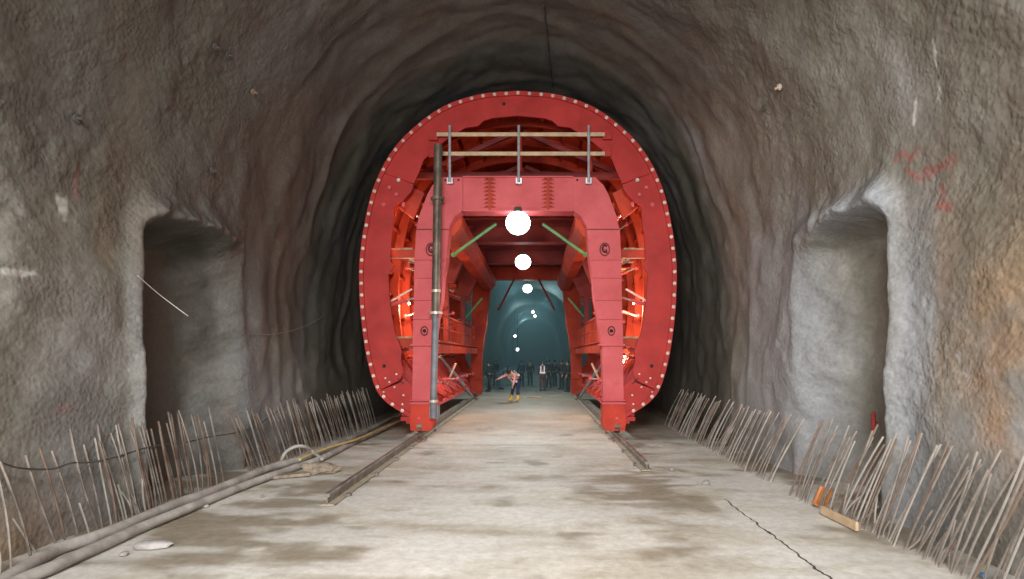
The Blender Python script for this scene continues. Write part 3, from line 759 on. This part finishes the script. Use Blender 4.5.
while y < 8.85:                                 # right, near
    rebar(AX + bo(y, 1) + U(-.05, .05), y, U(.28, .42), U(-.30, -.06), U(.92, 1.2), 'steel starter bar leaning on the right wall before the niche, in the nearest stretch', 'starter bars along the near right wall', mat3(), U(.010, .014), .03)
    y += U(.05, .10)
for k in range(12):                             # short ones
    y = U(5.2, 7.6); rebar(AX + bo(y, 1) + U(-.05, .12), y, U(.05, .2), U(-.2, .1), U(.2, .45), 'short steel bar stub among the nearest bars of the right wall', 'short stubs along the near right wall', mat3(), .012)
y = 9.75
while y < 17.6:
    rebar(AX + bo(y, 1) + U(-.05, .05), y, U(.36, .48), U(-.36, -.16), U(.92, 1.10), 'thin steel starter bar in the far right row between niche and gantry', 'starter bars along the far right wall', mat3(), U(.012, .016), .02)
    y += U(.08, .15)
for y in (5.5, 5.75, 5.95, 6.3, 6.45, 6.62, 6.9, 7.02, 7.13, 7.21, 7.30, 7.38, 7.46, 7.55, 7.62, 7.7, 7.77, 7.83, 7.9, 7.96, 8.04, 8.12, 8.2, 8.28, 8.36, 8.43, 8.5, 8.56, 8.62, 8.72, 8.8, 8.86, 8.92, 9.0, 9.08, 9.15, 9.22, 9.35, 9.46, 9.6):
    rebar(AX - bo(y, -1) + U(-.05, .05), y, -U(.14, .25), U(-.24, .0), U(1.0, 1.26), 'steel starter bar at the foot of the left wall in front of the niche', 'starter bars along the near left wall', mat3(), U(.010, .014), .03)
for y in (5.62, 6.1, 6.75, 7.4, 7.5, 7.6, 7.72, 7.85):
    rebar(AX - bo(y, -1) + U(-.04, .04), y, -U(.04, .12), U(-.2, .05), U(.3, .5), 'short steel bar stub poking up behind the hoses on the left', 'short stubs along the near left wall', 'paler', .012)
y = 10.4
while y < 17.6:
    rebar(AX - bo(y, -1) + U(-.04, .04), y, -U(.18, .28), U(-.34, -.14), U(.95, 1.15), 'thin steel starter bar in the far left row between niche and gantry', 'starter bars along the far left wall', mat3(), U(.012, .016), .02)
    y += U(.08, .145)

# ------------------------------------------------------------------ hoses and cables on the left
def hose(name, pts, r, mat, label, cat='hose', per=8, n=10):
    P = crom([tuple(p) for p in pts], per); mb = MB(); mb.tube(P, r, n); return mb.build(name, mat, None, True, label=label, cat=cat)
def FP(lst, z): return [fl(a, b, z) for a, b in lst]
hose('thick_hose', FP([(-60, 612), (5, 579), (35, 561), (58, 548.5), (91, 538), (123, 526), (151, 514), (180, 502), (209, 492), (239, 480), (268, 468), (303, 458)], .07) + FP([(333, 446), (356, 436), (386, 421), (400, 414)], .05), .062, 'hose', 'thick mud-grey hose along the left wall, the one nearer the bars')
hose('thick_hose', FP([(-20, 600), (23, 579), (53, 567), (79, 555), (109, 542), (141, 527.5), (180, 511.5), (218, 496), (256, 481), (290, 469), (322, 458), (352, 443), (380, 430), (404, 418)], .066), .058, 'hose', 'thick mud-grey hose on the left floor, the one nearer the roadway')
hose('yellow_hose', FP([(300, 459.5), (312, 454), (333, 446.5), (356, 439.5), (376, 431), (398, 421), (409, 414)], .15), .024, 'yhose', 'thin yellowish hose lying on the grey hoses toward the gantry foot')
lp = [fl(278, 466, .06), pt(281, 461, 11.0), pt(286, 452, 11.1), pt(296, 446.5, 11.2), pt(306, 447, 11.4), pt(313, 452, 11.6), fl(322, 459, .10)]
hose('looped_hose', lp, .032, 'hose', 'short grey hose arching up in a loop on the left floor')
def wy(px, py, X=-5.16): return pt(px, py, X * F / (px - VX))
hose('strung_cable', [wy(*p) for p in ((-20, 455), (0, 462), (20, 468), (51, 469), (72, 463), (93, 462), (120, 456), (150, 447), (192, 441), (209, 437), (239, 432), (256, 426), (274, 414), (285, 406))], .010, 'wire', 'thin dark cable strung across the left starter bars', 'cable', n=6)
bpy.context.view_layer.update()
def wallhit(px, py):
    o = Vector((0, 0, CH)); d = (pt(px, py, 10) - o).normalized(); best = None
    for w_ in SURF.values():
        ok, loc, nor, _ = w_.ray_cast(o, d)
        if ok and (best is None or (loc - o).length < (best[0] - o).length): best = (loc.copy(), nor.copy() if nor.dot(d) < 0 else -nor)
    return best
def wallpt(px, py, sd, off=.05):
    loc, nor = wallhit(px, py); return loc + nor * off
hose('pale_string', [pt(138, 276, 7.72), pt(160, 295, 8.3), pt(188, 316, 8.75)], .006, 'white', 'thin pale string slanting across the left niche', 'string', n=5)
hose('sagging_wire', [wallpt(246, 333, -1, .04), wallpt(270, 334, -1, .07), wallpt(300, 327, -1, .07), wallpt(322, 316, -1, .05)], .006, 'sack', 'thin wire sagging along the left wall beyond the niche', 'wire', n=5)
ceil = [(544, 2, .25), (547, 30, .3), (550, 55, .3), (553, 84, .25)]
cp = [wallpt(px, py, 0, .06) for px, py, o_ in ceil]
hose('ceiling_cable', cp, .02, 'wire', 'dark cable hanging along the crown of the tunnel', 'cable', n=6)

# pins left in the walls
for i, (px, py, sd, lab) in enumerate(((214, 46, -1, 'dark anchor stub high in the left wall, left of a close pair'), (227, 54, -1, 'dark anchor stub high in the left wall, right of a close pair'), (252, 91, -1, 'rusty anchor stub in the left wall below the close pair'), (211, 170, -1, 'dark anchor stub just above the left niche'), (75, 118, -1, 'small grey anchor stub in the upper left wall'), (781, 86, 1, 'pale anchor stub high in the right wall'), (765, 108, 1, 'dark anchor stub in the right wall shade'))):
    loc, nor = wallhit(px, py); q = Vector((nor.x, -.15, nor.z)).normalized()
    mb = MB(); mb.cyl(-q * .05, q * .11, .02, n=8).cyl(q * .02, q * .04, .05, n=10)
    o = mb.build('anchor_stub', 'rust' if i == 2 else ('silver' if i == 5 else 'wire'), None, label=lab, cat='anchor'); o.location = loc

# ------------------------------------------------------------------ litter
def lump(name, loc, sx, sy, sz, rz, mat, label, cat, seed=1, amp=.25, sub=3):
    bm = bmesh.new(); bmesh.ops.create_icosphere(bm, subdivisions=sub, radius=1)
    for v in bm.verts:
        n = float(fbm(v.co.x * 1.6 + seed, v.co.y * 1.6, v.co.z * 1.6, 3, seed)); v.co *= 1 + amp * n
        v.co.x *= sx; v.co.y *= sy; v.co.z *= sz
        if v.co.z < -sz * .55: v.co.z = -sz * .55
        v.co.z += sz * .55
    mb = MB(); mb.bm.free(); mb.bm = bm; o = mb.build(name, mat, None, True, label=label, cat=cat); o.location = loc; o.rotation_euler.z = rz; return o
lump('cement_lump', fl(152, 547.5), .20, .075, .05, .25, 'stone', 'flat pale slab of cement lying alone on the left floor', 'rubble', 4)
lump('sack', fl(322, 473), .30, .16, .12, .3, 'sack', 'crumpled brown sacking on the floor beside the hoses', 'sack', 9, .55, 4)
mb = MB(); mb.box(-.30, .30, -.10, .10, 0, .05, .01); o = mb.build('wood_board', 'sack', None, label='muddy short board lying by the crumpled sacking', cat='board'); o.location = fl(290, 477); o.location.z = .005; o.rotation_euler.z = .5
for i, (px, py, r, lab) in enumerate(((96, 541, .07, 'pale rag caught between the two thick hoses'), (124, 555, .035, 'small pale stone below the thick hoses'), (205, 507, .035, 'small stone beside the thick hoses near the left niche'), (706, 484, .06, 'small pale stone on the muddy floor right of the right rail'), (672, 470, .05, 'small stone just beyond the near end of the right rail'), (262, 497, .03, 'little stone on the floor before the board'))):
    lump('stone', fl(px, py), r * 1.6, r, r * .7, U(0, 3), 'stone', lab, 'stone', 20 + i, .3, 2)
# timber offcut and rusty plate among the right bars
a, b = fl(822, 510, .05), fl(857, 527, .05)
mb = MB(); mb.bar(Vector((0, 0, 0)), b - a, .035, .10); o = mb.build('timber_offcut', 'timber', None, label='pale timber offcut lying on edge at the foot of the right bars', cat='timber'); o.location = a + Vector((0, 0, .005))
pl = fl(822, 508, 0)
mb = MB(); mb.box(-.13, .13, -.02, .02, 0, .27, .01); mb.box(-.13, .13, -.06, .02, 0, .03, .005); o = mb.build('rusty_plate', 'orange', None, label='rust-orange bent plate leaning at the right bars beside the pale offcut', cat='plate'); o.location = pl + Vector((.02, .12, 0)); o.rotation_euler = (.25, .28, .5)
p = wallpt(878, 422, 1, .07)
mb = MB(); mb.cyl((0, 0, -.14), (0, 0, .12), .035, n=12).cyl((0, 0, .12), (0, 0, .16), .022, n=12).cyl((0, 0, 0), (.12, .02, 0), .012, n=6); o = mb.build('red_marker', 'redcap', None, label='small red marker fixed on the right wall above the bars', cat='marker'); o.location = p
p = fl(984, 574, .03)
mb = MB(); mb.box(-.025, .03, -.015, .02, -.03, .01, .006); o = mb.build('blue_scrap', 'blue', None, label='little blue plastic scrap in the lower right corner by the bars', cat='scrap'); o.location = p
# board lying on the floor in the passage
mb = MB(); mb.box(-.36, .36, -.10, .10, 0, .05, .005); o = mb.build('floor_board', 'timber', None, label='pale board lying flat on the floor between the two vested workers', cat='board'); o.location = fl(534, 397.5)

# ------------------------------------------------------------------ people
def skin_mesh(verts, edges, radii, sub=1, root=0):
    me = bpy.data.meshes.new('tmp'); me.from_pydata([tuple(v) for v in verts], edges, [])
    o = bpy.data.objects.new('tmp', me); COL.objects.link(o)
    o.modifiers.new('s', 'SKIN')
    sv = me.skin_vertices[0].data
    for i, r in enumerate(radii):
        sv[i].radius = (r, r) if not isinstance(r, tuple) else r
        sv[i].use_root = (i == root)
    m = o.modifiers.new('u', 'SUBSURF'); m.levels = sub; m.render_levels = sub
    dg = bpy.context.evaluated_depsgraph_get(); dg.update()
    ev = o.evaluated_get(dg); out = bpy.data.meshes.new_from_object(ev)
    bpy.data.objects.remove(o); bpy.data.meshes.remove(me)
    out.polygons.foreach_set('use_smooth', [True] * len(out.polygons)); return out
def mobj(name, me, mat, parent, **k):
    o = bpy.data.objects.new(name, me); COL.objects.link(o); me.materials.clear(); me.materials.append(M[mat]); o.parent = parent; tag(o, **k); return o
def person(loc, rz, label, bend=0.0, arms=((.10, 0), (.10, 0)), step=.0, spread=0.0, top='cdark', legs='cdark', shoes='bboot', vest=False, helmet=None, h=1.72, knee=0.0):
    """bend: torso lean (radians); arms: (forward swing, outward) per side; faces +Y before rotation"""
    t = empty('person', loc, rz, label=label, cat='person'); k = h / 1.75
    hip = Vector((0, -.35 * math.sin(bend) * .6, .93 - knee * .12)) * k
    Rm = Matrix.Rotation(-bend, 3, 'X')
    def up(x, y, z): return hip + Rm @ (Vector((x, y, z)) * k)
    J = {}
    J['pel'] = hip; J['waist'] = up(0, 0, .16); J['chest'] = up(0, .01, .36); J['neck0'] = up(0, 0, .52); J['neck'] = up(0, .01, .57)
    J['head'] = up(0, .03, .66); J['top'] = up(0, .02, .77)
    for s, n in ((-1, 'l'), (1, 'r')):
        J['hip' + n] = hip + Vector((s * .095, 0, -.05)) * k
        fy = s * step
        J['ank' + n] = Vector((s * (.11 + spread), fy, .09)) * k
        J['kn' + n] = (J['hip' + n] + J['ank' + n]) / 2 + Vector((0, .03 + .1 * knee, 0))
        J['heel' + n] = Vector((s * (.115 + spread), fy - .03, .04)) * k; J['toe' + n] = Vector((s * (.13 + spread), fy + .17, .035)) * k
        sw, ow = arms[0 if s < 0 else 1]
        J['sh' + n] = up(s * .185, 0, .47)
        d = Vector((s * math.sin(ow), math.cos(ow) * math.sin(sw), -math.cos(ow) * math.cos(sw)))
        J['el' + n] = J['sh' + n] + d * .29 * k
        d2 = Vector((s * math.sin(ow) * .6, math.cos(ow) * math.sin(sw + .25), -math.cos(ow) * math.cos(sw + .25))).normalized()
        J['wr' + n] = J['el' + n] + d2 * .25 * k; J['pa' + n] = J['wr' + n] + d2 * .07 * k; J['d' + n] = d2
    def chain(names, radii, extra_edges=(), sub=1):
        return skin_mesh([J[n] for n in names], list(extra_edges), [r * k if not isinstance(r, tuple) else tuple(q * k for q in r) for r in radii], sub)
    names = ['pel', 'waist', 'chest', 'neck0', 'neck', 'head', 'top']; rad = [(.135, .10), (.125, .085), (.15, .10), (.07, .06), (.055, .055), (.078, .095), (.06, .07)]
    edges = [(i, i + 1) for i in range(6)]
    for s, n in ((-1, 'l'), (1, 'r')):
        b = len(names); names += ['hip' + n, 'kn' + n, 'ank' + n, 'toe' + n]; rad += [.085, .058, .042, .035]; edges += [(0, b), (b, b + 1), (b + 1, b + 2), (b + 2, b + 3)]
        b = len(names); names += ['sh' + n, 'el' + n, 'wr' + n, 'pa' + n]; rad += [.055, .042, .029, (.038, .022)]; edges += [(2, b), (b, b + 1), (b + 1, b + 2), (b + 2, b + 3)]
        pa, d = J['pa' + n], J['d' + n]; w = Vector((0, 1, 0)) if abs(d.y) < .8 else Vector((0, 0, 1)); w = (w - d * w.dot(d)).normalized(); curl = d.cross(w) * s
        for q, L in enumerate((.072, .082, .076, .06)):
            b0_ = pa + w * (.03 - q * .02); m1 = b0_ + d * L * .55 - curl * -.006; m2 = b0_ + d * L + curl * .018
            J['f%s%da' % (n, q)] = m1 * 1.0; J['f%s%db' % (n, q)] = m2
            c = len(names); names += ['f%s%da' % (n, q), 'f%s%db' % (n, q)]; rad += [.0095, .008]; edges += [(b + 3, c), (c, c + 1)]
        th = J['wr' + n] + d * .035 + w * .04; J['t' + n] = th; J['t2' + n] = th + d * .04 + w * .012
        c = len(names); names += ['t' + n, 't2' + n]; rad += [.012, .010]; edges += [(b + 2, c), (c, c + 1)]
    me = skin_mesh([J[n] for n in names], edges, [tuple(q * k for q in r) if isinstance(r, tuple) else r * k for r in rad], 1)
    body = mobj('body', me, 'skin', t)
    hd = J['head']; Rh = Rm if bend < .6 else Matrix.Rotation(-bend * .8, 3, 'X')
    def hp(x, y, z): return hd + Rh @ (Vector((x, y, z)) * k)
    mb = MB()
    mb.cyl(hp(0, .085, .005), hp(0, .115, -.02), .008, .016, n=8); mb.build('nose', 'skin', body)
    for s in (-1, 1):
        mb = MB(); mb.sph(hp(s * .033, .086, .02), .012, n=8); mb.build('eye', 'hair', body)
        mb = MB(); mb.sph(hp(s * .082, .0, .0), .028, sx=.4, n=8); mb.build('ear', 'skin', body)
    mb = MB(); mb.bar(hp(-.025, .088, -.05), hp(.025, .088, -.05), .008); mb.build('mouth', 'cbrown', body)
    # clothes as slightly larger skins over the same joints
    n2 = ['pel', 'waist', 'chest', 'neck0']; r2 = [(.155, .12), (.15, .112), (.17, .125), (.085, .075)]; e2 = [(0, 1), (1, 2), (2, 3)]
    for n in 'lr':
        b = len(n2); n2 += ['sh' + n, 'el' + n, 'wr' + n]; r2 += [.07, .056, .042]; e2 += [(2, b), (b, b + 1), (b + 1, b + 2)]
    mobj('jacket', chain(n2, r2, e2), top, t)
    n3 = ['pel']; r3 = [(.15, .118)]; e3 = []
    for n in 'lr':
        b = len(n3); n3 += ['hip' + n, 'kn' + n, 'ank' + n]; r3 += [.105, .078, .062]; e3 += [(0, b), (b, b + 1), (b + 1, b + 2)]
    mobj('trousers', chain(n3, r3, e3), legs, t)
    for n in 'lr':
        J['shin'] = J['ank' + n].lerp(J['kn' + n], .6 if shoes == 'boot' else .18)
        J['low'] = J['ank' + n] + Vector((0, 0, -.03)); J['toe2'] = J['toe' + n] + Vector((0, 0, .012))
        mobj('boot', skin_mesh([J['shin'], J['low'], J['toe2']], [(0, 1), (1, 2)], [.078 * k, .068 * k, .048 * k], 1, 0), shoes, t)
    if vest:
        v = mobj('vest', chain(['waist', 'chest'], [(.168, .13), (.185, .142)], [(0, 1)]), 'vest', t)
        # braces and waistband of reflective tape on the back and front
        for sy in (-1, 1):
            yy = -.165 if sy < 0 else .165
            for s in (-1, 1):
                mb = MB(); mb.bar(up(s * .10, yy, .10), up(s * .095, yy * .95, .50), .055, .012, up=tuple(Rm @ Vector((0, 1, 0)))); mb.build('reflective_strip', 'tape', v)
            mb = MB(); mb.bar(up(-.16, yy, .12), up(.16, yy, .12), .012, .09); mb.build('reflective_strip', 'tape', v)
    if helmet:
        mb = MB(); mb.sph((0, 0, 0), .118 * k, sx=.95, sy=1.12, sz=.85, n=16).cyl((0, .02, -.015), (0, .02, 0), .135 * k, .125 * k, n=20)
        hm = mb.build('helmet', helmet, t, True); hm.location = hp(0, 0, .055); hm.rotation_euler = Rh.to_euler()
    else:
        mb = MB(); mb.sph((0, 0, 0), .098 * k, sx=.95, sy=1.1, sz=1, n=14); hm = mb.build('hair', 'hair', t, True); hm.location = hp(0, -.02, .035)
    return t
PI = math.pi
person(fl(514.5, 401), PI * .80, 'worker in coral safety vest bending forward in yellow boots', 1.0, ((.3, .15), (.5, 1.1)), .03, .05, 'vest', 'cnavy', 'boot', True, None, 1.78, 0)
person(fl(542.5, 391), 0, 'worker seen from behind in vest with white reflective braces, walking away', .05, ((.2, .12), (-.2, .12)), .16, 0, 'cbrown', 'cbrown', 'bboot', True, 'dhelm', 1.74)
P_ = [
 (489.5, 391.5, 1.5, 'dark-clad worker standing at the far left leg of the gantry', .1, 'cdark', None, 1.74),
 (500.5, 389.5, -1.2, 'worker in blue overalls stooping at the left of the passage', .95, 'cblue', 'dhelm', 1.72),
 (496.0, 386.0, 2.6, 'dark silhouette of a worker standing behind the stooping one in blue', .05, 'cdark', 'dhelm', 1.78),
 (521.5, 387.0, 2.9, 'dark-clad worker standing just behind the bending one in coral', .08, 'cnavy', 'dhelm', 1.72),
 (530.0, 386.0, 3.3, 'dark silhouette of a lone worker between the two vested workers', .02, 'cdark', None, 1.78),
 (549.0, 388.0, 2.4, 'dark-clad worker close on the right of the one with white braces', .05, 'cdark', 'dhelm', 1.80),
 (554.5, 386.5, 3.5, 'dark silhouette of a worker second to the right of the one with white braces', .03, 'cdark', None, 1.76),
 (562.0, 389.5, 2.2, 'dark-clad worker standing near the far right leg, left of its neighbour', .06, 'cdark', 'dhelm', 1.80),
 (568.0, 392.0, 1.9, 'dark-clad worker standing hard against the far right leg', .08, 'cdark', None, 1.82)]
for (px, py, rz, lab, bd, tp, hl, hh) in P_:
    person(fl(px, py), rz, lab, bd, ((U(0, .3), .12), (U(0, .5), .12)), U(0, .08), 0, tp, 'cdark' if tp != 'cblue' else 'cblue', 'bboot', False, hl, hh)

# ------------------------------------------------------------------ haze in the far tunnel
def haze():
    mb = MB(); poly = tunnel_poly(.93, .03, 32); mb.prism(poly, 29.6, 95)
    m = bpy.data.materials.new('tunnel_haze'); m.use_nodes = True; nt = m.node_tree; nt.nodes.clear()
    v = nt.nodes.new('ShaderNodeVolumePrincipled'); o = nt.nodes.new('ShaderNodeOutputMaterial')
    v.inputs['Color'].default_value = (.55, .86, .92, 1); v.inputs['Density'].default_value = .023; v.inputs['Anisotropy'].default_value = .1
    nt.links.new(v.outputs[0], o.inputs['Volume'])
    e = mb.build('haze', m, None, label='bluish dusty haze filling the tunnel beyond the gantry', cat='haze', kind='stuff'); e.location.x = AX
haze()

# ------------------------------------------------------------------ light
def area(loc, target, sx, sy, power, col, spread=180):
    L = bpy.data.lights.new('tunnel_flood', 'AREA'); L.shape = 'RECTANGLE'; L.size = sx; L.size_y = sy; L.energy = power; L.color = col; L.spread = math.radians(spread)
    o = bpy.data.objects.new('tunnel_flood', L); COL.objects.link(o); o.location = loc
    o.rotation_euler = (Vector(target) - Vector(loc)).to_track_quat('-Z', 'Y').to_euler(); return o
area((AX - 3.0, -6.0, 2.6), (AX + 2.6, 10, 1.5), 2.6, 2.0, 620, (1.0, .97, .92), 120)
area((AX + 1.6, -5.0, 2.2), (AX - 1.5, 14, 2.4), 2.0, 1.6, 120, (1.0, .97, .93), 120)
area((AX + .2, -2.5, 6.5), (AX + .4, 10.5, 0), 3.0, 1.4, 740, (1.0, .97, .93), 100)
for Y, pw in ((36, 80), (48, 210), (64, 330), (84, 330), (105, 260)):
    L = bpy.data.lights.new('far_lamp', 'POINT'); L.energy = pw; L.color = (.55, .92, 1.0); L.shadow_soft_size = .4
    o = bpy.data.objects.new('far_lamp', L); COL.objects.link(o); o.location = (AX + (1.5 if Y % 3 else -1.5), Y, 7.6)

w = bpy.data.worlds.new('tunnel_air'); scene.world = w; w.use_nodes = True
w.node_tree.nodes['Background'].inputs[0].default_value = (.80, .86, 1.0, 1); w.node_tree.nodes['Background'].inputs[1].default_value = .12

# ------------------------------------------------------------------ camera
cam = bpy.data.cameras.new('camera'); cam.sensor_width = 36; cam.lens = 36 * F / 1024
cam.shift_x = -(VX - 512) / 1024; cam.shift_y = (VY - 289.5) / 1024
cam.clip_end = 400; cam.clip_start = .05
co = bpy.data.objects.new('camera', cam); COL.objects.link(co); co.location = (0, 0, CH); co.rotation_euler = (math.pi / 2, 0, 0)
scene.camera = co
scene.view_settings.view_transform = 'Standard'; scene.view_settings.look = 'None'
scene.view_settings.gamma = 1; scene.view_settings.exposure = 0.0; scene.view_settings.use_curve_mapping = False
